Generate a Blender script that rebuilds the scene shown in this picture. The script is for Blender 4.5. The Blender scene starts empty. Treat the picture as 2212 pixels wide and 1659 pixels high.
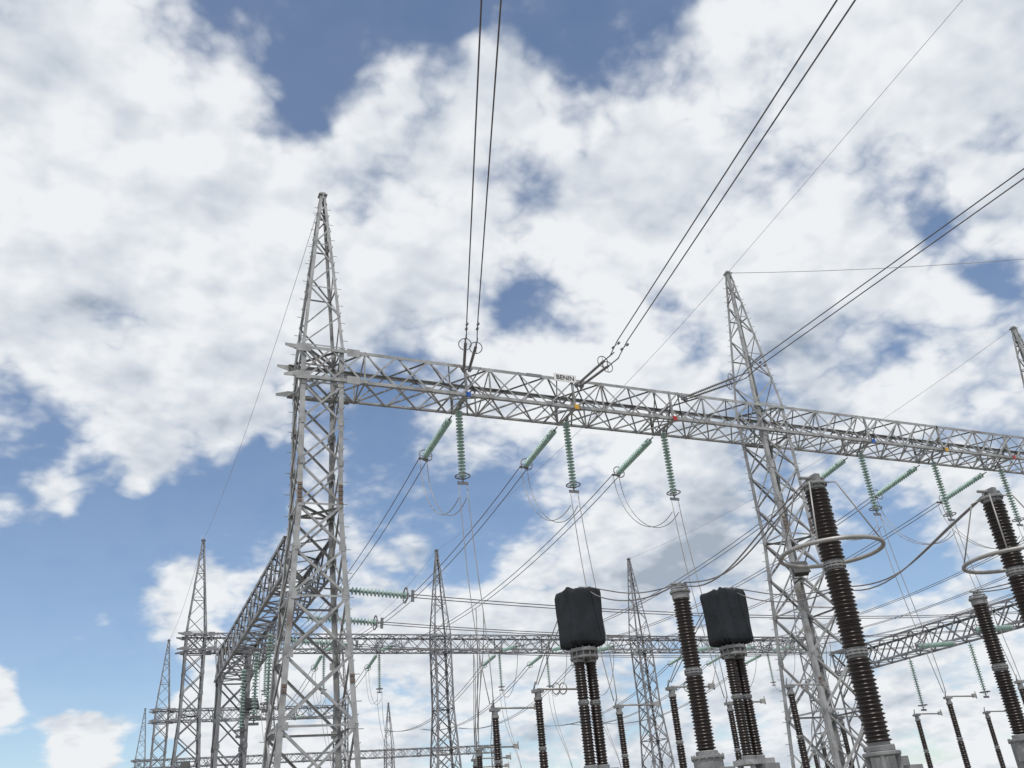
import bpy, math, random
from mathutils import Vector, Matrix, Quaternion
import bmesh
random.seed(7)
V=Vector
CZ=1.6
D=bpy.data
scene=bpy.context.scene
col=scene.collection

# ------------------------------------------------------------ camera
al,th,ro=math.radians(25.1),math.radians(27.3),math.radians(5.15)
F=V((math.sin(al)*math.cos(th),math.cos(al)*math.cos(th),math.sin(th)))
R0=V((math.cos(al),-math.sin(al),0)); U0=R0.cross(F)
R=R0*math.cos(ro)-U0*math.sin(ro); U=U0*math.cos(ro)+R0*math.sin(ro)
cam=D.cameras.new("camera"); cam.lens=31.41; cam.sensor_width=36; cam.clip_start=.1; cam.clip_end=6000
co=D.objects.new("camera",cam); col.objects.link(co)
co.matrix_world=Matrix((( R.x,U.x,-F.x,0),(R.y,U.y,-F.y,0),(R.z,U.z,-F.z,CZ),(0,0,0,1)))
scene.camera=co
scene.view_settings.view_transform='Standard'; scene.view_settings.look='None'; scene.view_settings.exposure=0

# ------------------------------------------------------------ materials
def mat(name,c1,c2=None,rough=.5,metal=0,scale=3,trans=0,bump=0,stain=None):
    m=D.materials.new(name); m.use_nodes=True; nt=m.node_tree; b=nt.nodes["Principled BSDF"]
    b.inputs['Roughness'].default_value=rough; b.inputs['Metallic'].default_value=metal
    b.inputs['Transmission Weight'].default_value=trans
    tc=nt.nodes.new('ShaderNodeTexCoord')
    n=nt.nodes.new('ShaderNodeTexNoise'); n.inputs['Scale'].default_value=scale; n.inputs['Detail'].default_value=4
    nt.links.new(tc.outputs['Object'],n.inputs['Vector'])
    r=nt.nodes.new('ShaderNodeValToRGB'); r.color_ramp.elements[0].position=.35; r.color_ramp.elements[1].position=.65
    r.color_ramp.elements[0].color=(*c1,1); r.color_ramp.elements[1].color=(*(c2 or c1),1)
    nt.links.new(n.outputs['Fac'],r.inputs['Fac'])
    out=r.outputs['Color']
    if stain:
        n2=nt.nodes.new('ShaderNodeTexNoise'); n2.inputs['Scale'].default_value=.9; n2.inputs['Detail'].default_value=5
        nt.links.new(tc.outputs['Object'],n2.inputs['Vector'])
        r2=nt.nodes.new('ShaderNodeValToRGB'); r2.color_ramp.elements[0].position=.58; r2.color_ramp.elements[1].position=.74
        nt.links.new(n2.outputs['Fac'],r2.inputs['Fac'])
        mx=nt.nodes.new('ShaderNodeMix'); mx.data_type='RGBA'
        nt.links.new(r2.outputs['Color'],mx.inputs['Factor']); nt.links.new(out,mx.inputs['A']); mx.inputs['B'].default_value=(*stain,1)
        out=mx.outputs['Result']
    nt.links.new(out,b.inputs['Base Color'])
    if bump:
        bp=nt.nodes.new('ShaderNodeBump'); bp.inputs['Strength'].default_value=bump; bp.inputs['Distance'].default_value=.05
        nt.links.new(n.outputs['Fac'],bp.inputs['Height']); nt.links.new(bp.outputs['Normal'],b.inputs['Normal'])
    return m
STEEL=mat("galvanised_steel",(.25,.255,.26),(.41,.415,.415),.6,.1,2.6,stain=(.19,.165,.15))
FSTEEL=mat("weathered_steel",(.17,.175,.19),(.28,.285,.30),.6,.1,1.2,stain=(.15,.135,.125))
RUST=mat("rusty_steel",(.13,.09,.07),(.2,.15,.12),.8,0,9)
GLASS=mat("green_glass",(.44,.64,.57),(.56,.74,.68),.2,0,2,trans=.25)
FIT=mat("fitting_steel",(.16,.16,.17),(.24,.24,.25),.5,.4,6)
COMP=mat("grey_silicone",(.19,.185,.19),(.26,.255,.255),.6,0,6)
WIRE=mat("conductor_aluminium",(.11,.10,.11),(.17,.16,.165),.6,.3,2)
WIREL=mat("bright_aluminium",(.30,.29,.28),(.42,.41,.40),.5,.4,2)
LINKM=mat("jumper_aluminium",(.20,.19,.195),(.30,.29,.29),.5,.4,2)
PORC=mat("brown_porcelain",(.013,.008,.007),(.024,.013,.011),.33,0,3)
PAINT=mat("grey_paint",(.19,.195,.20),(.28,.28,.28),.6,.1,4,stain=(.12,.10,.09))
BLACK=mat("black_fabric",(.008,.011,.015),(.015,.020,.026),.8,0,3,bump=.5)
WHITE=mat("white_enamel",(.72,.72,.70),(.8,.8,.78),.4,0,5)
INK=mat("black_letters",(.03,.03,.03),None,.5)
BLUE=mat("blue_enamel",(.02,.10,.42),None,.4)
YEL=mat("yellow_enamel",(.65,.36,.03),None,.4)
RED=mat("red_enamel",(.42,.03,.02),None,.4)
GROUND=mat("gravel",(.16,.15,.13),(.30,.28,.25),.95,0,1.2,bump=.6)
CONC=mat("concrete",(.28,.27,.25),(.38,.37,.35),.9,0,2)
LEAF=mat("leaves",(.035,.06,.02),(.08,.12,.04),.8,0,.4)
BARK=mat("bark",(.09,.06,.04),(.14,.1,.07),.9,0,3)

# ------------------------------------------------------------ mesh builder
class MB:
    def __init__(s): s.v=[];s.f=[];s.m=[];s.s=[]
    def add(s,vs,fs,mi=0,sm=False):
        o=len(s.v); s.v+= [tuple(v) for v in vs]
        for f in fs: s.f.append([i+o for i in f]); s.m.append(mi); s.s.append(sm)
    def obj(s,name,mats,loc=None,recalc=True):
        me=D.meshes.new(name); me.from_pydata(s.v,[],s.f)
        for m in mats: me.materials.append(m)
        me.polygons.foreach_set('material_index',s.m); me.polygons.foreach_set('use_smooth',s.s)
        if recalc:
            bm=bmesh.new(); bm.from_mesh(me); bmesh.ops.recalc_face_normals(bm,faces=bm.faces); bm.to_mesh(me); bm.free()
        o=D.objects.new(name,me); col.objects.link(o)
        if loc: o.location=loc
        return o
def extr(mb,p,q,e1,e2,prof,mi=0):
    n=len(prof)
    vs=[p+e1*a+e2*b for a,b in prof]+[q+e1*a+e2*b for a,b in prof]
    fs=[[i,(i+1)%n,n+(i+1)%n,n+i] for i in range(n)]+[list(range(n))[::-1],list(range(n,2*n))]
    mb.add(vs,fs,mi)
def brace(mb,p,q,w,nrm,off=0,mi=0):
    t=(q-p)
    if t.length<1e-4: return
    t.normalize(); n=(nrm-t*nrm.dot(t)).normalized(); s=t.cross(n); k=w*.14
    p=p+n*off;q=q+n*off
    extr(mb,p,q,s,n,[(-w/2,0),(w/2,0),(w/2,-k),(-w/2+k,-k),(-w/2+k,-w*.9),(-w/2,-w*.9)],mi)
def leg(mb,p,q,e1,e2,w,mi=0):
    k=w*.13
    extr(mb,p,q,e1,e2,[(0,0),(w,0),(w,k),(k,k),(k,w),(0,w)],mi)
def box(mb,c,sx,sy,sz,mi=0,rot=None):
    vs=[]
    for x in(-.5,.5):
        for y in(-.5,.5):
            for z in(-.5,.5):
                v=V((x*sx,y*sy,z*sz))
                if rot: v=rot@v
                vs.append(V(c)+v)
    mb.add(vs,[[0,1,3,2],[4,6,7,5],[0,4,5,1],[2,3,7,6],[0,2,6,4],[1,5,7,3]],mi)
def tube(mb,pts,r,sides=6,mi=0,closed=False):
    n=len(pts); vs=[];fs=[]
    up=V((0,0,1))
    for i,p in enumerate(pts):
        t=(pts[min(i+1,n-1)]-pts[max(i-1,0)])
        t.normalize()
        a=up if abs(t.z)<.95 else V((1,0,0))
        s=t.cross(a).normalized(); u=s.cross(t)
        for k in range(sides):
            an=2*math.pi*k/sides; vs.append(p+s*math.cos(an)*r+u*math.sin(an)*r)
    for i in range(n-1):
        j=i+1
        for k in range(sides):
            k2=(k+1)%sides; fs.append([i*sides+k,i*sides+k2,j*sides+k2,j*sides+k])
    fs+= [list(range(sides))[::-1],list(range((n-1)*sides,n*sides))]
    mb.add(vs,fs,mi,True)
def ring(mb,c,nrm,Rr,r,mi=0,n=40,sides=8):
    nrm=nrm.normalized(); a=V((0,0,1)) if abs(nrm.z)<.9 else V((1,0,0))
    s=nrm.cross(a).normalized(); u=nrm.cross(s)
    vs=[];fs=[]
    for i in range(n):
        an=2*math.pi*i/n; d=s*math.cos(an)+u*math.sin(an)
        for k in range(sides):
            b=2*math.pi*k/sides; vs.append(c+d*(Rr+r*math.cos(b))+nrm*r*math.sin(b))
    for i in range(n):
        for k in range(sides):
            fs.append([i*sides+k,i*sides+(k+1)%sides,((i+1)%n)*sides+(k+1)%sides,((i+1)%n)*sides+k])
    mb.add(vs,fs,mi,True)
def lathe(mb,c,prof,n=20,mi=0,smooth=True,axis=V((0,0,1))):
    axis=axis.normalized(); a=V((1,0,0)) if abs(axis.x)<.9 else V((0,1,0))
    s=axis.cross(a).normalized();u=axis.cross(s)
    vs=[];fs=[]
    for r,h in prof:
        for k in range(n):
            an=2*math.pi*k/n; vs.append(c+axis*h+(s*math.cos(an)+u*math.sin(an))*max(r,.001))
    for i in range(len(prof)-1):
        for k in range(n): fs.append([i*n+k,i*n+(k+1)%n,(i+1)*n+(k+1)%n,(i+1)*n+k])
    fs+=[list(range(n))[::-1],list(range((len(prof)-1)*n,len(prof)*n))]
    mb.add(vs,fs,mi,smooth)
def cat(p,q,sag,n=16):
    return [p.lerp(q,i/n)-V((0,0,sag*4*(i/n)*(1-i/n))) for i in range(n+1)]
def bez(p0,p1,p2,p3,n=16):
    r=[]
    for i in range(n+1):
        t=i/n;u=1-t; r.append(p0*u**3+p1*3*u*u*t+p2*3*u*t*t+p3*t**3)
    return r

# ------------------------------------------------------------ lattice towers
HW=.8
def tower(x,y,top=27.1,peak=True,body_top=19.2,steps=False,lw=.17,far=False):
    mb=MB(); zf=12.8 if peak else 4.0
    hb=1.55 if peak else 1.35
    def hw(z):
        if z<zf: return hb+(HW-hb)*z/zf
        if z<=body_top: return HW
        return HW+(.11-HW)*(z-body_top)/(top-body_top)
    if peak: lv=[.0,2.9,5.4,7.6,9.5,11.2,12.8,14.4,16.0,17.6,19.2]
    else: lv=[0,2,4.0]+[4+ (body_top-4)*i/5 for i in range(1,6)]
    pl=[]
    if peak:
        z=body_top
        hs=[1.5,1.35,1.2,1.05,.9,.75,.6,.55]; k=(top-body_top)/sum(hs)
        for h in hs: z+=h*k; pl.append(z)
    zs=lv+pl
    C=lambda sx,sy,z:V((x+sx*hw(z),y+sy*hw(z),z))
    for sx in(-1,1):
        for sy in(-1,1):
            for a,b in zip(zs[:-1],zs[1:]):
                leg(mb,C(sx,sy,a),C(sx,sy,b),V((-sx,0,0)),V((0,-sy,0)),lw if a<body_top else lw*.7)
    faces=[((-1,-1),(1,-1),V((0,-1,0))),((1,-1),(1,1),V((1,0,0))),((1,1),(-1,1),V((0,1,0))),((-1,1),(-1,-1),V((-1,0,0)))]
    for fi,(c0,c1,n) in enumerate(faces):
        for i,(a,b) in enumerate(zip(zs[:-1],zs[1:])):
            if a<body_top-.01:
                w=.085 if a<zf else .075
                brace(mb,C(*c0,a),C(*c1,b),w,n,.012); brace(mb,C(*c1,a),C(*c0,b),w,n,-.045)
                if (i%2==0 and a<zf+1) or abs(a-zf)<.1 or i==len(lv)-2: brace(mb,C(*c0,a),C(*c1,a),.07,n,-.02)
                if a<zf-2 and i<4:
                    m0=C(*c0,a).lerp(C(*c0,b),.5); m1=C(*c1,a).lerp(C(*c1,b),.5)
                    brace(mb,m0,C(*c0,a).lerp(C(*c1,b),.27),.045,n,-.01); brace(mb,m1,C(*c1,a).lerp(C(*c0,b),.27),.045,n,-.01)
                if a>1:
                    for c in(c0,c1):
                        p=C(*c,a); q=C(*(c1 if c==c0 else c0),a); pp=p.lerp(q,.08)
                        box(mb,pp+n*.02,.2 if n.x==0 else .015,.2 if n.y==0 else .015,.24)
            else:
                if i%2==fi%2: brace(mb,C(*c0,a),C(*c1,b),.055,n,.01)
                else: brace(mb,C(*c1,a),C(*c0,b),.055,n,.01)
                if b<top-.1 and i%2==0: brace(mb,C(*c0,a),C(*c1,a),.05,n,-.01)
    for z in (zf,body_top):
        brace(mb,C(-1,-1,z),C(1,1,z),.08,V((0,0,1))); brace(mb,C(-1,1,z),C(1,-1,z),.08,V((0,0,1)),-.05)
    if peak:
        box(mb,(x,y,top),.36,.36,.04); box(mb,(x,y,top+.08),.22,.22,.1)
        box(mb,(x,y-.12,top-.16),.05,.2,.24)
    else:
        for sx in(-1,1): brace(mb,C(sx,-1,body_top),C(sx,1,body_top),.12,V((0,0,1)))
        for sy in(-1,1): brace(mb,C(-1,sy,body_top),C(1,sy,body_top),.12,V((0,0,1)))
    if steps:
        for (sx,sy) in ((1,-1),(-1,1),(-1,-1)):
            z=4.0;k=0
            while z<top-.5:
                p=C(sx,sy,z); d=V((sx,0,0)) if k%2 else V((0,sy,0))
                if (sx,sy)==(-1,-1): d=V((-1,0,0))
                if (sx,sy)!=(-1,-1) or z>19.5: tube(mb,[p,p+d*.17],.013,4)
                z+=.42;k+=1
    for sx in(-1,1):
        for sy in(-1,1): box(mb,(x+sx*hb,y+sy*hb,.12),.7,.7,.5,2)
    if steps:
        for sx,z,n in((-1,13.5,5),(1,13.5,5),(-1,6.6,2),(1,6.9,2)):
            for k in range(n):
                p=C(sx,-1,z-.16*k); box(mb,p+V((-sx*.08,-.03,0)),.16,.03,.09,1)
    return mb.obj("lattice_gantry_tower",[FSTEEL if far else STEEL,RUST,CONC])

def beam(p0,p1,z0,z1,hw=.88,pl=1.33,tip0=False,cw=.13,name="lattice_gantry_beam",m=None):
    mb=MB(); u=(p1-p0); L=u.length; u.normalize(); v=V((-u.y,u.x,0)); up=V((0,0,1))
    P=lambda t,s,z:V((p0.x,p0.y,0))+u*t+v*(s*hw)+V((0,0,z))
    ax=abs(u.x)>.5
    def gus(p,w,h,s,o): box(mb,p+v*s*o,w if ax else .012,.012 if ax else w,h)
    for s in(-1,1):
        for z,e in((z0,1),(z1,-1)):
            leg(mb,P(0,s,z),P(L,s,z),v*(-s),up*e,cw)
            if tip0:
                p=P(0,s,z); q=p-u*.45
                mb.add([p,p+up*e*.24,q+up*e*.1,q,p-v*s*.02,p+up*e*.24-v*s*.02,q+up*e*.1-v*s*.02,q-v*s*.02],[[0,1,2,3],[4,5,6,7],[0,3,7,4],[1,2,6,5],[2,3,7,6],[0,1,5,4]])
                gus(P(.25,s,z)+up*e*.1,.55,.32,s,.013)
                gus(P(2.15,s,z)+up*e*.1,.5,.32,s,.013)
    n=round(L/pl)
    for i in range(n):
        a,b=L*i/n,L*(i+1)/n
        for s in(-1,1):
            brace(mb,P(a,s,z0+.04),P(b,s,z1-.04),.065,v*s,.012); brace(mb,P(a,s,z1-.04),P(b,s,z0+.04),.065,v*s,-.03)
            if i%2==0: gus(P(a,s,z0+.1),.22,.16,s,.014); gus(P(a,s,z1-.1),.22,.16,s,.014)
        for z,nn in((z0,-up),(z1,up)):
            brace(mb,P(a,-1,z),P(b,1,z),.058,nn,.01)
            if z==z0 or i%2: brace(mb,P(a,1,z),P(b,-1,z),.058,nn,-.03)
        if i%4==2:
            brace(mb,P(a,-1,z0),P(a,1,z1),.06,u,.0); brace(mb,P(a,1,z0),P(a,-1,z1),.06,u,.04)
            brace(mb,P(a,1,z0),P(a,1,z1),.06,v,.0); brace(mb,P(a,-1,z0),P(a,-1,z1),.06,-v,.0)
            brace(mb,P(a,-1,z0),P(a,1,z0),.07,-up,-.02)
    if ax:
        for t in (5.7,10.55,15.4):
            t+= L-21.05
            for s in(-1,1):
                brace(mb,P(t,s,z0),P(t,s,z1),.09,v*s,.02)
                for dt in(-.7,.7): brace(mb,P(t,s,(z0+z1)/2),P(t+dt,-s,z0),.06,u,.0); brace(mb,P(t,s,z0),P(t+dt,-s,z1),.06,u,.0)
            box(mb,P(t,0,z0-.02),.14,1.7,.03); box(mb,P(t,0,z0-.1),.14,.14,.14)
    return mb.obj(name,[m or STEEL])

CX=[6.1,27.2,48.2,69.2]
RY=[30.5,78.3,117.3,169.5]
Z0,Z1=17.7,19.08
for j,y in enumerate(RY):
    for i,x in enumerate(CX):
        if j==2 and i>1: continue
        tower(x,y,steps=(j==0 and i<2),far=(j>0))
    for i in range(3):
        if j==2 and i>0: continue
        beam(V((CX[i]-(1.0 if i==0 else 0),y,0)),V((CX[i+1],y,0)),Z0,Z1,tip0=(i==0),m=FSTEEL if j else None)
for x in (6.1,48.9):
    beam(V((x,31.6,0)),V((x,52.4,0)),10.75,12.2,hw=.9,name="busbar_gantry_beam",m=FSTEEL)
    tower(x,51.5,peak=False,body_top=12.3,far=True)
tower(48.9,30.5,peak=False,body_top=12.3)

# ------------------------------------------------------------ insulator strings
def glass_mesh(L,n):
    mb=MB(); hd=(L-n*.146*1.0)/2
    tube(mb,[V((0,0,0)),V((0,0,-hd))],.03,6,1)
    for k in range(n):
        z=-hd-k*.146
        lathe(mb,V((0,0,z)),[(.045,0),(.055,-.04),(.10,-.055),(.15,-.085),(.155,-.10),(.12,-.095),(.05,-.10),(.03,-.146)],14,0)
        lathe(mb,V((0,0,z)),[(.04,.005),(.056,-.01),(.056,-.045),(.03,-.05)],8,1)
    ze=-hd-n*.146
    tube(mb,[V((0,0,ze)),V((0,0,-L))],.03,6,1)
    ring(mb,V((0,0,ze+.05)),V((0,0,1)),.29,.026,1,24,6)
    for s in(-1,1): tube(mb,[V((s*.29,0,ze+.05)),V((0,0,ze-.12))],.015,4,1)
    box(mb,(0,0,-L),.45,.04,.12,1)
    o=mb.obj("glass_insulator_string",[GLASS,FIT]); return o
_g=glass_mesh(3.4,20); GM=_g.data; D.objects.remove(_g)
def string(p,d,L=3.4):
    o=D.objects.new("glass_insulator_string",GM); col.objects.link(o)
    o.rotation_mode='QUATERNION'; o.rotation_quaternion=V((0,0,-1)).rotation_difference(d.normalized()); o.location=p
    return p+d.normalized()*L
def wire(lists,r,m=WIRE,name="overhead_conductor",sides=6):
    mb=MB()
    for p in lists: tube(mb,p,r,sides)
    return mb.obj(name,[m],recalc=False)
def twin(p,q,sag,off,r=.020,m=WIRE,n=18,name="overhead_conductor"):
    return wire([[a+off*s for a in cat(p,q,sag,n)] for s in(-1,1)],r,m,name)
PH=[11.8,16.65,21.5, 32.9,37.75,42.6, 53.9,58.7,63.5]
XO=V((.2,0,0))
for j in range(2):
    ya,yb=RY[j],RY[j+1]
    for k,x in enumerate(PH):
        if j==1 and k>2: continue
        s0=V((x,ya+.85,Z0-.1)); d=V((-.05 if j==0 else 0,1,-.16))
        e=string(s0,d)
        e1=string(V((x,yb-.9,Z0-.05)),V((0,-1,-.10)))
        twin(e,e1,1.5,XO,.020 if j==0 else .028)
        h=string(V((x,ya,Z0)),V((0,0,-1)))
        mb=MB()
        for s in(-1,1):
            o=XO*s*.8; w=random.uniform(-.12,.12)
            tube(mb,bez(e+o,e+o+V((.15+w,.2,-2.2)),h+o+V((-.3-w,1.5,-1.6+w)),h+o+V((0,.1,-.55)),18),.018,5)
        mb.obj("jumper_loop",[WIREL],recalc=False)
for k,x in enumerate(PH[3:]):
    y=RY[1]; h=string(V((x,y,Z0)),V((0,0,-1)))
    e=string(V((x,y+.9,Z0-.1)),V((0,1,-.1)))
    a=V((x,y-4.2,Z0-.4))
    wire([bez(a,a+V((0,0,-3)),h+V((0,-1,-2)),h,14)],.025,WIREL,"jumper_loop")
    twin(e,V((x,RY[2],16)),2,XO,.028)
for x in PH[:6]:
    a=V((x,RY[1],Z0-3.5)); b=V((x+.6,RY[1]-2,6))
    wire([bez(a+XO*s,a+XO*s+V((0,0,-4)),b+V((0,0,3)),b,10) for s in(-1,1)],.022,WIREL,"dropper_conductor")

def inc(b,rg,far,ext=1.6):
    d=(rg-b).normalized(); side=d.cross(V((0,0,1))).normalized()*.2
    rg=rg+d*.45
    mb=MB()
    for s in(-1,1):
        p=b+side*s*.6; q=rg+side*s*1.1
        if s<0: q=q-d*.35
        tube(mb,[p,p+d*.25],.03,6,1)
        n=26; L=(q-p-d*.25).length; prof=[]
        for k in range(n): prof+=[(.03,k*L/n),(.062,(k+.3)*L/n),(.062,(k+.42)*L/n),(.03,(k+.8)*L/n)]
        lathe(mb,p+d*.25,prof,8,0,True,(q-p))
        ring(mb,q-d*.12,d,.24,.02,1,28,6); tube(mb,[q,q+d*.75],.025,6,1)
        tube(mb,[q-d*.12+V((0,0,.24)),q-d*.12-V((0,0,.24))],.012,4,1)
        box(mb,p,.12,.12,.2,1)
        dp=rg+(far-rg).normalized()*1.6+side*s
        for t in(-.2,.2): box(mb,dp+d*t-V((0,0,.08)),.07,.12,.07,1)
        tube(mb,[dp-d*.2-V((0,0,.08)),dp+d*.2-V((0,0,.08))],.012,4,1)
    tube(mb,[b-side*1.2,b+side*1.2],.04,6,1)
    mb.obj("composite_insulator_string",[COMP,FIT])
    st=rg+d*.4; end=far+(far-rg)*ext
    s2=(far-rg).normalized().cross(V((0,0,1))).normalized()*.2
    mb=MB()
    for s in(-1,1):
        pts=[st+side*s]+[ (rg.lerp(far,t)+s2*s) for t in (.1,.3,.6,1.0)]+[end+s2*s]
        tube(mb,pts,.020,8)
    mb.obj("overhead_conductor",[WIRE],recalc=False)
def A(x,y,z): return V((x,y,z+CZ))
inc(A(11.9,29.6,17.3),A(11.3,27.6,17.1),A(5.6,11.3,15.3))
inc(A(17.0,29.6,17.2),A(17.1,27.6,17.1),A(12.8,8.9,15.4))
inc(A(22.3,29.6,17.2),A(23.2,27.6,17.1),A(22.8,12.4,16.15))

TOP=27.15
for i in range(3):
    wire([cat(V((CX[i],RY[0],TOP)),V((CX[i],RY[1],TOP)),1.2,20)],.011,WIREL,"earth_wire")
    if i<2: wire([cat(V((CX[i],RY[1],TOP)),V((CX[i],RY[2],TOP)),1.2,20)],.013,WIREL,"earth_wire")
f=A(23.8,12.5,24.0); t2=V((CX[1],RY[0],TOP))
wire([[t2,f,f+(f-t2)*1.3]],.009,WIREL,"earth_wire")
f=A(39,22.5,24.4)
wire([cat(t2,t2+(f-t2)*2.6,1.1,16)],.014,WIREL,"earth_wire")

for y in (32.6,37.0,41.3):
    e=string(V((6.9,y,10.6)),V((1,0,-.06)),3.4)
    e1=string(V((48.1,y,10.6)),V((-1,0,-.06)),3.4)
    twin(e,e1,.55,V((0,.2,0)),.018,WIRE,24,"busbar_conductor")
for y in(39.5,43.2,47.4): string(V((6.1,y,10.75)),V((0,0,-1)))
for y in(36,41,46): string(V((48.9,y,10.75)),V((0,0,-1)))

# ------------------------------------------------------------ equipment
def sheds(mb,c,z0,z1,r,mi=0,n=22,pitch=.072):
    k=max(2,int((z1-z0)/pitch)); dz=(z1-z0)/k; prof=[(r*.78,0)]
    for i in range(k):
        z=i*dz; rr=r if i%2==0 else r*.93
        prof+= [(r*.78,z+dz*.15),(rr,z+dz*.42),(rr,z+dz*.55),(r*.8,z+dz*.85)]
    prof.append((r*.78,z1-z0))
    lathe(mb,V((c[0],c[1],z0)),prof,n,mi)
def cyl(mb,c,r,z0,z1,mi=0,n=24):
    b=min(.015,(z1-z0)*.2)
    lathe(mb,V((c[0],c[1],z0)),[(r-b,0),(r,b),(r,z1-z0-b),(r-b,z1-z0)],n,mi,False)
def flange(mb,c,r,z,mi,h=.10,n=12):
    cyl(mb,c,r,z-h/2,z-.01,mi); cyl(mb,c,r,z+.01,z+h/2,mi)
    cyl(mb,c,r*.84,z-h*1.15,z+h*1.15,mi)
    for k in range(n):
        a=2*math.pi*k/n; cyl(mb,(c[0]+r*.9*math.cos(a),c[1]+r*.9*math.sin(a)),.02,z-h*.75,z+h*.75,mi,6)
def support(mb,x,y,z,hw,mi):
    for sx in(-1,1):
        for sy in(-1,1):
            leg(mb,V((x+sx*hw,y+sy*hw,0)),V((x+sx*hw,y+sy*hw,z)),V((-sx,0,0)),V((0,-sy,0)),.1,mi)
    n=max(1,round(z/(2*hw*1.3)))
    for i in range(n):
        a,b=z*i/n,z*(i+1)/n
        for (c0,c1,nn) in (((-1,-1),(1,-1),V((0,-1,0))),((1,-1),(1,1),V((1,0,0))),((1,1),(-1,1),V((0,1,0))),((-1,1),(-1,-1),V((-1,0,0)))):
            p=V((x+c0[0]*hw,y+c0[1]*hw,a));q=V((x+c1[0]*hw,y+c1[1]*hw,b))
            if i%2: p=V((x+c1[0]*hw,y+c1[1]*hw,a));q=V((x+c0[0]*hw,y+c0[1]*hw,b))
            brace(mb,p,q,.06,nn,.005,mi)
    box(mb,(x,y,z+.04),hw*2.3,hw*2.3,.07,mi); box(mb,(x,y,.1),hw*3,hw*3,.3,mi)

def arrester(x,y):
    mb=MB(); c=(x,y); b=2.62; t=7.62; s=(t-b)/3
    r=.235
    for i in range(3): sheds(mb,c,b+i*s+.1,b+(i+1)*s-.1,r,0)
    for i in(1,2): flange(mb,c,.215,b+i*s,1,.09)
    cyl(mb,c,.25,b-.05,b+.05,1); cyl(mb,c,.19,b+.04,b+.12,1)
    cyl(mb,c,.2,t-.11,t-.02,1); cyl(mb,c,.25,t-.03,t+.03,1)
    box(mb,(x,y,t+.12),.12,.3,.18,1); tube(mb,[V((x-.3,y+.05,t+.16)),V((x+.25,y-.05,t+.16))],.035,8,1)
    for k in range(10):
        a=2*math.pi*k/10; cyl(mb,(x+.22*math.cos(a),y+.22*math.sin(a)),.018,t-.06,t+.07,1,6)
    rz=6.22; Rr=.98
    ring(mb,V((x,y,rz)),V((0,0,1)),Rr,.042,2,64,10)
    for a in (35,125,215,305):
        a=math.radians(a); d=V((math.cos(a),math.sin(a),0))
        tube(mb,[V((x,y,t+.02))+d*.2,V((x,y,t-.03))+d*.42,V((x,y,rz+.02))+d*Rr],.016,6,2)
    for a in range(4):
        a=math.radians(45+90*a); cc=(x+.26*math.cos(a),y+.26*math.sin(a))
        cyl(mb,cc,.05,b-.42,b-.06,1,10)
    cyl(mb,c,.33,b-.12,b-.05,1); cyl(mb,c,.36,b-.5,b-.42,1)
    box(mb,(x+.42,y-.2,b-.45),.3,.22,.3,1); box(mb,(x-.1,y-.42,b-.8),.3,.16,.4,1)
    support(mb,x,y,b-.55,.34,3)
    mb.obj("surge_arrester",[PORC,PAINT,WIREL,STEEL])
def cvt(x,y,top=6.77):
    mb=MB(); c=(x,y); b=3.05; m=(b+top)/2-.05
    sheds(mb,c,b+.12,m-.1,.225,0); sheds(mb,c,m+.1,top-.2,.215,0)
    flange(mb,c,.21,m,1,.09); cyl(mb,c,.25,b,b+.1,1)
    cyl(mb,c,.21,top-.22,top-.06,1); cyl(mb,c,.25,top-.07,top+.0,1); cyl(mb,c,.10,top,top+.14,1)
    tube(mb,[V((x-.22,y,top+.16)),V((x+.22,y,top+.16))],.03,8,1)
    ring(mb,V((x,y,top+.04)),V((0,0,1)),.2,.02,1,24,6)
    cyl(mb,c,.37,b-.07,b,1); cyl(mb,c,.33,b-.95,b-.06,1); cyl(mb,c,.37,b-1.0,b-.93,1)
    for k in range(14):
        a=2*math.pi*k/14; cyl(mb,(x+.35*math.cos(a),y+.35*math.sin(a)),.02,b-.1,b+.03,1,6)
    box(mb,(x+.1,y-.42,b-.5),.4,.25,.45,1); box(mb,(x-.35,y-.15,b-.4),.2,.2,.3,1)
    support(mb,x,y,b-1.05,.34,2)
    mb.obj("voltage_transformer",[PORC,PAINT,STEEL])
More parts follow.
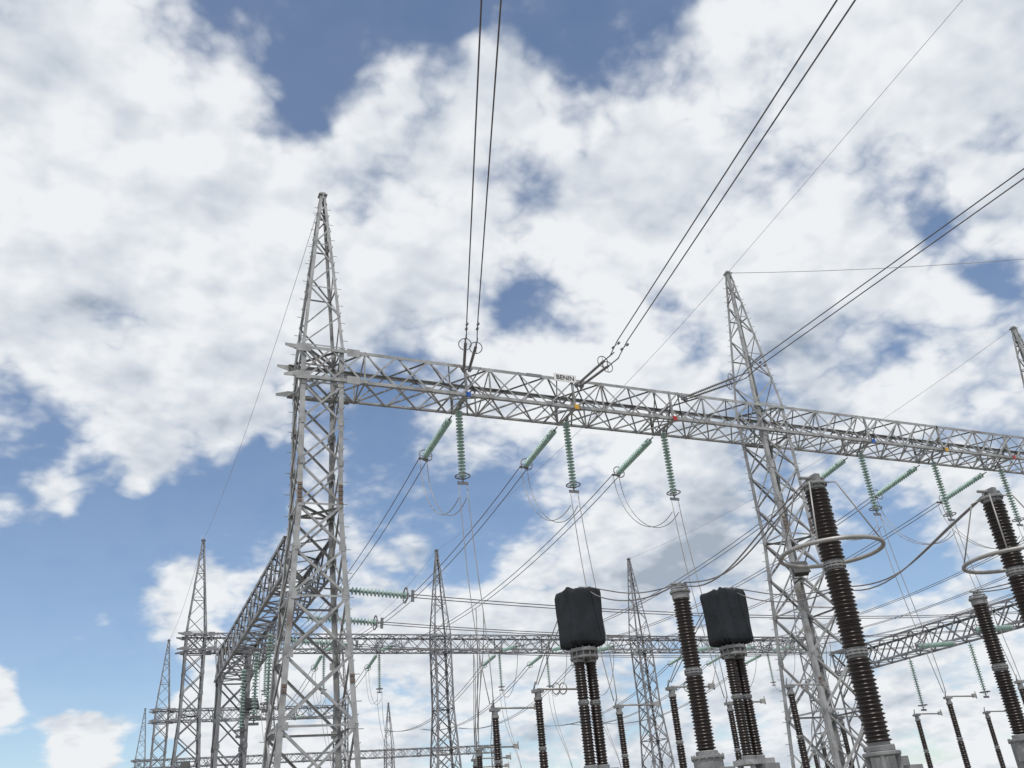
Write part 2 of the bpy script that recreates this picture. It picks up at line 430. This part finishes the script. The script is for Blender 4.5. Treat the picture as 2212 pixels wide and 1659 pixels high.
def ctrans(x,y,seed=0):
    mb=MB(); top=8.0; bz=6.45
    for s in(-1,1):
        c=(x+s*.19,y+s*.02)
        sheds(mb,c,3.35,4.85,.165,0,18); sheds(mb,c,5.03,6.0,.165,0,18); flange(mb,c,.155,4.94,1,.07,8)
        cyl(mb,c,.17,6.0,6.1,1); cyl(mb,c,.19,3.25,3.35,1)
    cyl(mb,(x,y),.40,6.1,6.17,1); cyl(mb,(x,y),.28,6.17,6.28,1); cyl(mb,(x,y),.40,6.28,6.38,1)
    for k in range(12):
        a=2*math.pi*k/12; cyl(mb,(x+.36*math.cos(a),y+.36*math.sin(a)),.022,6.05,6.42,1,6)
    n=96; rows=[]; H=top-bz
    for (t,sc) in ((-.02,.55),(.0,.80),(.03,.955),(.07,.985),(.2,.985),(.35,.975),(.5,.98),(.65,.99),(.8,1.0),(.9,1.015),(.955,1.01),(.985,.975),(1.0,.8),(1.0,.5),(1.01,.05)):
        row=[]
        for k in range(n):
            a=2*math.pi*k/n
            ca,sa=math.cos(a),math.sin(a); e=.26
            px=abs(ca)**e*(1 if ca>0 else -1)*.56; py=abs(sa)**e*(1 if sa>0 else -1)*.46
            q=a+seed
            fold=1+.012*math.sin(q*9+t*3)+.012*math.sin(q*23+1.3)*(.4+t)+.01*math.sin(q*5-t*9)
            zz=bz+H*t
            if t>.85: zz+=.05*math.sin(q*4)+.035*math.sin(q*7)
            if t<.05: zz+=.03*math.sin(q*11)
            row.append(V((x+px*sc*fold,y+py*sc*fold,zz)))
        rows.append(row)
    vs=[v for r in rows for v in r]; fs=[]
    for i in range(len(rows)-1):
        for k in range(n): fs.append([i*n+k,i*n+(k+1)%n,(i+1)*n+(k+1)%n,(i+1)*n+k])
    mb.add(vs,fs+[list(range(n))[::-1]],2,True)
    tube(mb,[V((x+.1,y,top-.02)),V((x+.1,y,top+.12)),V((x+.42,y-.1,top+.14))],.025,8,1); box(mb,(x+.2,y,top+.12),.25,.12,.07,1)
    box(mb,(x,y,3.18),1.0,.6,.14,3); box(mb,(x+.25,y-.3,2.85),.5,.35,.5,1)
    support(mb,x,y,3.1,.32,3)
    mb.obj("current_transformer",[PORC,PAINT,BLACK,STEEL])
def discon(x,y,arm=1,hz=5.86,jr=True):
    mb=MB(); c=(x,y); b=hz-3.25
    sheds(mb,c,b+.1,b+1.45,.14,0,16); sheds(mb,c,b+1.6,hz-.32,.125,0,16); flange(mb,c,.12,b+1.53,1,.06,8)
    cyl(mb,c,.15,b,b+.1,1); cyl(mb,c,.13,hz-.34,hz-.24,1); cyl(mb,c,.1,hz-.24,hz-.1,1)
    box(mb,(x,y,hz-.06),.34,.2,.1,1)
    tube(mb,[V((x-.12,y,hz)),V((x-.05,y,hz+.22))],.025,6,1)
    tube(mb,[V((x,y,hz)),V((x+arm*1.55,y,hz-.02))],.033,8,2)
    if jr:
        for dx in(.62,.86): ring(mb,V((x+arm*dx,y-.05,hz)),V((1,.3,0)),.17,.02,2,20,6)
    box(mb,(x+arm*1.6,y,hz-.0),.22,.08,.16,2); tube(mb,[V((x+arm*1.7,y,hz-.12)),V((x+arm*1.7,y,hz+.18))],.025,6,2)
    box(mb,(x,y,b-.06),.5,.5,.1,3)
    support(mb,x,y,b-.12,.22,3)
    mb.obj("disconnector_switch",[PORC,PAINT,WIREL,STEEL])

for x,y in((12.75,13.2),(17.6,13.05),(22.45,12.9)): arrester(x,y)
for x,y in((12.45,18.1),(17.35,18.0),(22.2,17.9)): cvt(x,y)
for i,(x,y) in enumerate(((12.2,22.9),(17.0,22.5))): ctrans(x,y,i*2.1)
for x in PH[:6]:
    discon(x+.45,29.9,1,jr=False); discon(x+.4,26.2,1)
for x in PH[3:6]: discon(x-.6,35.5,1,jr=False)

for x in PH[:6]:
    a=V((x,30.5,Z0-3.5)); b=V((x+.35,29.9,6.0))
    mb=MB()
    for s in(-1,1):
        o=V((.17*s,0,0))
        tube(mb,bez(a+o,a+o+V((.1,0,-3)),b+o*1.8+V((-.25,0,2.5)),b+o*.4,16),.018,5)
    mb.obj("dropper_conductor",[WIREL],recalc=False)
def link(a,b,sag,r=.022,off=V((.1,0,0)),m=LINKM,skew=0):
    mb=MB()
    for s in(-1,1):
        pts=[]
        for i in range(19):
            t=i/18; p=a.lerp(b,t); z=-sag*4*t*(1-t)+skew*math.sin(2*math.pi*t)
            pts.append(p+V((0,0,z+(.03*s*math.sin(3*t))))+off*s*(.5+min(1,6*t*(1-t))))
        tube(mb,pts,r,6)
    mb.obj("jumper_conductor",[m],recalc=False)
link(V((12.5,22.8,8.12)),V((12.45,18.1,6.95)),.3,.018,V((.11,0,.05)))
link(V((12.55,18.1,6.95)),V((12.7,13.2,7.8)),.45,.018,V((.13,0,.05)),skew=-.12)
link(V((17.3,22.4,8.12)),V((17.35,18.0,6.95)),.3,.018,V((.11,0,.05)))
link(V((17.4,18.0,6.95)),V((17.6,13.05,7.8)),.45,.018,V((.13,0,.05)),skew=-.12)
link(V((22.2,17.9,6.95)),V((22.45,12.9,7.8)),.45,.018,V((.13,0,.05)))
link(V((12.2,26.2,6.0)),V((12.1,22.9,8.1)),-.1,.016,V((.06,0,0)),WIREL)
link(V((17.05,26.2,6.0)),V((16.9,22.5,8.1)),-.1,.016,V((.06,0,0)),WIREL)

for k,(x,y) in enumerate(((13.0,32.6),(14.5,37.0),(16.2,41.3),(34,37),(37,41.3))):
    a=V((x,y,9.95)); b=V((x+.8,y+3,5.2))
    wire([bez(a+V((s*.15,0,0)),a+V((s*.15,0,-2)),b+V((0,0,2)),b,12) for s in(-1,1)],.016,WIREL,"dropper_conductor")
    discon(x+.8,y+3,1,5.2,False)

# ------------------------------------------------------------ signs, flood lights
def plate(name,x,z,w,h,m,y=29.56):
    mb=MB(); box(mb,(0,0,0),w,.02,h,0)
    for sx in(-1,1): box(mb,(sx*w*.35,.03,0),.03,.05,h*.8,1)
    o=mb.obj(name,[m,STEEL]); o.location=(x,y,z); return o
s=plate("station_name_sign",16.35,19.05,1.05,.36,WHITE)
tx=D.curves.new("lettering",'FONT'); tx.body="BENIN"; tx.size=.30; tx.align_x='CENTER'; tx.align_y='CENTER'; tx.extrude=.004; tx.offset=.003
to=D.objects.new("lettering",tx); col.objects.link(to); tx.materials.append(INK); to.parent=s; to.location=(0,-.018,0); to.rotation_euler=(math.pi/2,0,0)
plate("weathered_name_plate",14.9,19.0,.7,.13,FSTEEL)
for k,m in enumerate((BLUE,YEL,RED)*2):
    plate("phase_plate",PH[k]+.1,17.74,.2,.2,m)
def flood(x,y,z,r):
    mb=MB(); rt=Matrix.Rotation(r,3,'Z')@Matrix.Rotation(math.radians(-25),3,'X')
    box(mb,(x,y,z),.6,.25,.5,0,rt); box(mb,V((x,y,z))+rt@V((0,-.15,0)),.68,.05,.58,0,rt); box(mb,V((x,y,z))+rt@V((0,.2,0)),.34,.15,.28,0,rt)
    tube(mb,[V((x-.36,y,z+.05)),V((x-.36,y+.1,z-.36)),V((x+.36,y+.1,z-.36)),V((x+.36,y,z+.05))],.02,6,0); tube(mb,[V((x,y+.1,z-.36)),V((x,y+.5,z-.44))],.03,6,0)
    mb.obj("floodlight",[INK])
flood(26.0,28.9,10.9,-.4); flood(27.95,28.9,10.9,.5)
flood(6.0,77,9.0,-.4); flood(6.9,50.0,9.2,.3)

# ------------------------------------------------------------ ground and far trees
mb=MB(); mb.add([V((-2500,-2500,0)),V((2500,-2500,0)),V((2500,2500,0)),V((-2500,2500,0))],[[0,1,2,3]]); mb.obj("ground",[GROUND])
mb=MB()
for k in range(26):
    az=math.radians(46+random.random()*26); d=185+random.random()*50; h=5.4+random.random()*2.2
    bx,by=math.sin(az)*d,math.cos(az)*d
    tube(mb,[V((bx,by,0)),V((bx+.2,by,h*.6))],.25,6,1)
    for c in range(420):
        v=V((random.gauss(0,1),random.gauss(0,1),random.gauss(0,.6)))
        if v.length>2: continue
        p=V((bx,by,h*.68))+V((v.x*1.5,v.y*1.5,v.z*h*.16)); s_=.35
        a=V((random.uniform(-1,1),random.uniform(-1,1),random.uniform(-1,1)))*s_; b=V((random.uniform(-1,1),random.uniform(-1,1),random.uniform(-1,1)))*s_
        mb.add([p,p+a,p+a+b,p+b],[[0,1,2,3]],0)
mb.obj("distant_trees",[LEAF,BARK],recalc=False)

# ------------------------------------------------------------ sun + sky with clouds
SE,SA=math.radians(62),math.radians(205)
sd=V((math.sin(SA)*math.cos(SE),math.cos(SA)*math.cos(SE),math.sin(SE)))
sl=D.lights.new("sun",'SUN'); sl.energy=2.0; sl.angle=math.radians(.6); sl.color=(1,.96,.9)
so=D.objects.new("sun",sl); col.objects.link(so); so.rotation_mode='QUATERNION'; so.rotation_quaternion=V((0,0,1)).rotation_difference(sd)
w=D.worlds.new("World"); scene.world=w; w.use_nodes=True; nt=w.node_tree; nt.nodes.clear()
N=lambda t:nt.nodes.new(t)
def mth(op,a,b=None,c=None,clamp=False):
    n=N('ShaderNodeMath'); n.operation=op; n.use_clamp=clamp
    for i,v in enumerate((a,b,c)):
        if v is None: continue
        if isinstance(v,(int,float)): n.inputs[i].default_value=v
        else: nt.links.new(v,n.inputs[i])
    return n.outputs[0]
def vm(op,a,b=None,out=0,scale=None):
    n=N('ShaderNodeVectorMath'); n.operation=op
    for i,v in enumerate((a,b)):
        if v is None: continue
        if isinstance(v,(tuple,Vector)): n.inputs[i].default_value=tuple(v)
        else: nt.links.new(v,n.inputs[i])
    if scale is not None:
        if isinstance(scale,(int,float)): n.inputs['Scale'].default_value=scale
        else: nt.links.new(scale,n.inputs['Scale'])
    return n.outputs['Value' if out else 0]
tc=N('ShaderNodeTexCoord'); dr=vm('NORMALIZE',tc.outputs['Generated'])
sp=N('ShaderNodeSeparateXYZ'); nt.links.new(dr,sp.inputs[0])
zc=mth('ADD',mth('MAXIMUM',sp.outputs[2],0),.40)
P=vm('SCALE',dr,scale=mth('DIVIDE',1,zc))
def noise(vec,sc,det,rough,off=(0,0,0),col=False):
    n=N('ShaderNodeTexNoise'); n.inputs['Scale'].default_value=sc; n.inputs['Detail'].default_value=det; n.inputs['Roughness'].default_value=rough
    nt.links.new(vm('ADD',vec,off),n.inputs['Vector']); return n.outputs['Color' if col else 'Fac']
def smooth(x,a,b,lo=0,hi=1,kind='SMOOTHSTEP'):
    n=N('ShaderNodeMapRange'); n.interpolation_type=kind; nt.links.new(x,n.inputs[0])
    for i,v in zip((1,2,3,4),(a,b,lo,hi)): n.inputs[i].default_value=v
    return n.outputs[0]
BL=[(-12,45,1.5,-1.0),(2.5,50,3.6,-1.4),(9,45.5,2.5,-1.7),(13.5,47,2.2,-1.4),(12,51.5,4.2,-1.5),(23,51.5,3.6,-1.4),(34,51,2.8,-1.6),(42,48.8,2.1,-1.6),(10,42.8,2.1,-1.7),
(32.4,41.7,1.2,-1.2),(28,40,1.5,-.7),(28,35,1.1,-.5),(26.7,31,1.5,-.6),(14,39,1.3,-1.1),(46,37,1.0,-.4),(60,34,1.5,-.7),
(-6,23,1.9,-.9),(.6,17.8,3.6,-2.1),(-5,15,4.8,-2.4),(6.6,19,4,-2.0),(16.4,19.8,3.2,-2.1),(14.9,24.2,2.6,-1.6),(21,15.5,2.2,-1.7),(30,21.4,2.6,-1.6),(11.7,26.8,1.4,-1.2),(57.2,27,2.3,-2.0),(54.9,30.7,1.5,-1.2),(50,26.5,1.2,-.5),(47.6,13,3,-1.5),(35,12.5,1.8,-1.2),(1,10.5,3,-2.3),(-5,13,2.6,-2.2),(9,22.5,2,-1.0),(23,20.5,3,-1.6),(60,15,2.5,-.9),(-3.2,9.4,1.3,-2.6),(-5,5.5,2.2,-2.2),(2.2,6.5,1.4,-1.6),
(-6,36,7,.35),(-5,31.5,3,.8),(-9,28.5,3,.9),(-4,45.3,3.2,.5),(6,31,5,.6),(20,34,4.2,.55),(25,43.5,2.6,.6),(27.5,46,2.8,1.2),(38,38,6,.5),(33,36,3,.5),(48.5,42,5,.5),(60,41,6,.5),(46,30.5,4.5,.6),(37,24,3.2,.6),(36,17.5,2.3,.7),
(-6,9.6,1.5,4.4),(-1,7.4,1.6,4.6),(4.6,15.2,2.0,2.8),(21,10.8,2.8,1.4),(3.4,8,1.4,2.6),(40,9,4,.4),(1,21.4,1.6,1.8),(5.5,24.4,1.8,1.2),(-4.3,20.0,1.5,1.7),(8,24,1.2,.9),(13,22.2,1.0,1.0)]
def field(dirv,blobs,start):
    acc=start
    for az,el,s,a in blobs:
        az,el,s=map(math.radians,(az,el,s)); c=V((math.sin(az)*math.cos(el),math.cos(az)*math.cos(el),math.sin(el)))
        k=2/(s*s); d=vm('DOT_PRODUCT',dirv,c,out=1)
        g=mth('EXPONENT',mth('MULTIPLY_ADD',d,k,-k)); acc=mth('MULTIPLY_ADD',g,a,acc)
    return acc
wob=vm('SCALE',vm('SUBTRACT',noise(dr,7,3,.6,(2,5,1),True),(.5,.5,.5)),scale=.11)
drw=vm('NORMALIZE',vm('ADD',dr,wob))
mask=field(drw,BL,0.98)
OFF=(3.1,1.7,.4); SH=(3.1-.026,1.7-.015,.4+.028)
def dens(off,det,last):
    a=noise(P,4.2,det,.58,off)
    b=mth('ABSOLUTE',mth('SUBTRACT',noise(P,7.5,1,.5,off),.5))
    r=mth('MULTIPLY_ADD',b,4.2,mth('MULTIPLY_ADD',a,7.5,-3.75-.75))
    b2=mth('ABSOLUTE',mth('SUBTRACT',noise(P,19,last,.55,off),.5))
    return mth('MULTIPLY_ADD',b2,3.0,r)
d1=dens(OFF,8,2); d2=dens(SH,5,1)
fld=mth('MULTIPLY_ADD',mask,1.1,d1)
alpha=smooth(fld,-.8,.95,.06,1)
relief=mth('MULTIPLY',mth('SUBTRACT',d1,d2),.30)
GR=[(44,27.5,5,.65),(36,17,3.5,.65),(37,24,4,.4),(48,22,6,.3),(8,28,5,.12),(30,8,9,.35),(45,8,6,.35),(52,36,5,.15),(-4,8,5,-.55),(5,15,3,-.35),(21,38,7,-.1)]
gmask=field(drw,GR,0)
base=mth('MULTIPLY_ADD',gmask,-.8,mth('MULTIPLY_ADD',noise(P,3.4,4,.55,(9,4,2)),2.0,-.11))
shade=mth('ADD',base,relief,clamp=True)
cr=N('ShaderNodeValToRGB'); e=cr.color_ramp.elements; e[0].color=(.38,.44,.52,1); e[1].color=(.86,.885,.91,1); m=e.new(.45); m.color=(.61,.66,.73,1)
nt.links.new(shade,cr.inputs['Fac'])
sky=N('ShaderNodeTexSky'); sky.sky_type='NISHITA'; sky.sun_disc=False; sky.sun_elevation=SE; sky.sun_rotation=SA; sky.ozone_density=1.6; sky.dust_density=.6
tint=N('ShaderNodeMix'); tint.data_type='RGBA'; tint.blend_type='MULTIPLY'; tint.inputs['Factor'].default_value=1
nt.links.new(sky.outputs[0],tint.inputs['A']); tint.inputs['B'].default_value=(.97,1.0,1.03,1)
bg1=N('ShaderNodeBackground'); nt.links.new(tint.outputs['Result'],bg1.inputs[0]); bg1.inputs[1].default_value=.13
bg2=N('ShaderNodeBackground'); nt.links.new(cr.outputs[0],bg2.inputs[0]); bg2.inputs[1].default_value=1
mx=N('ShaderNodeMixShader'); nt.links.new(alpha,mx.inputs[0]); nt.links.new(bg1.outputs[0],mx.inputs[1]); nt.links.new(bg2.outputs[0],mx.inputs[2])
ow=N('ShaderNodeOutputWorld'); nt.links.new(mx.outputs[0],ow.inputs[0])
w.cycles.sampling_method='MANUAL'; w.cycles.sample_map_resolution=256
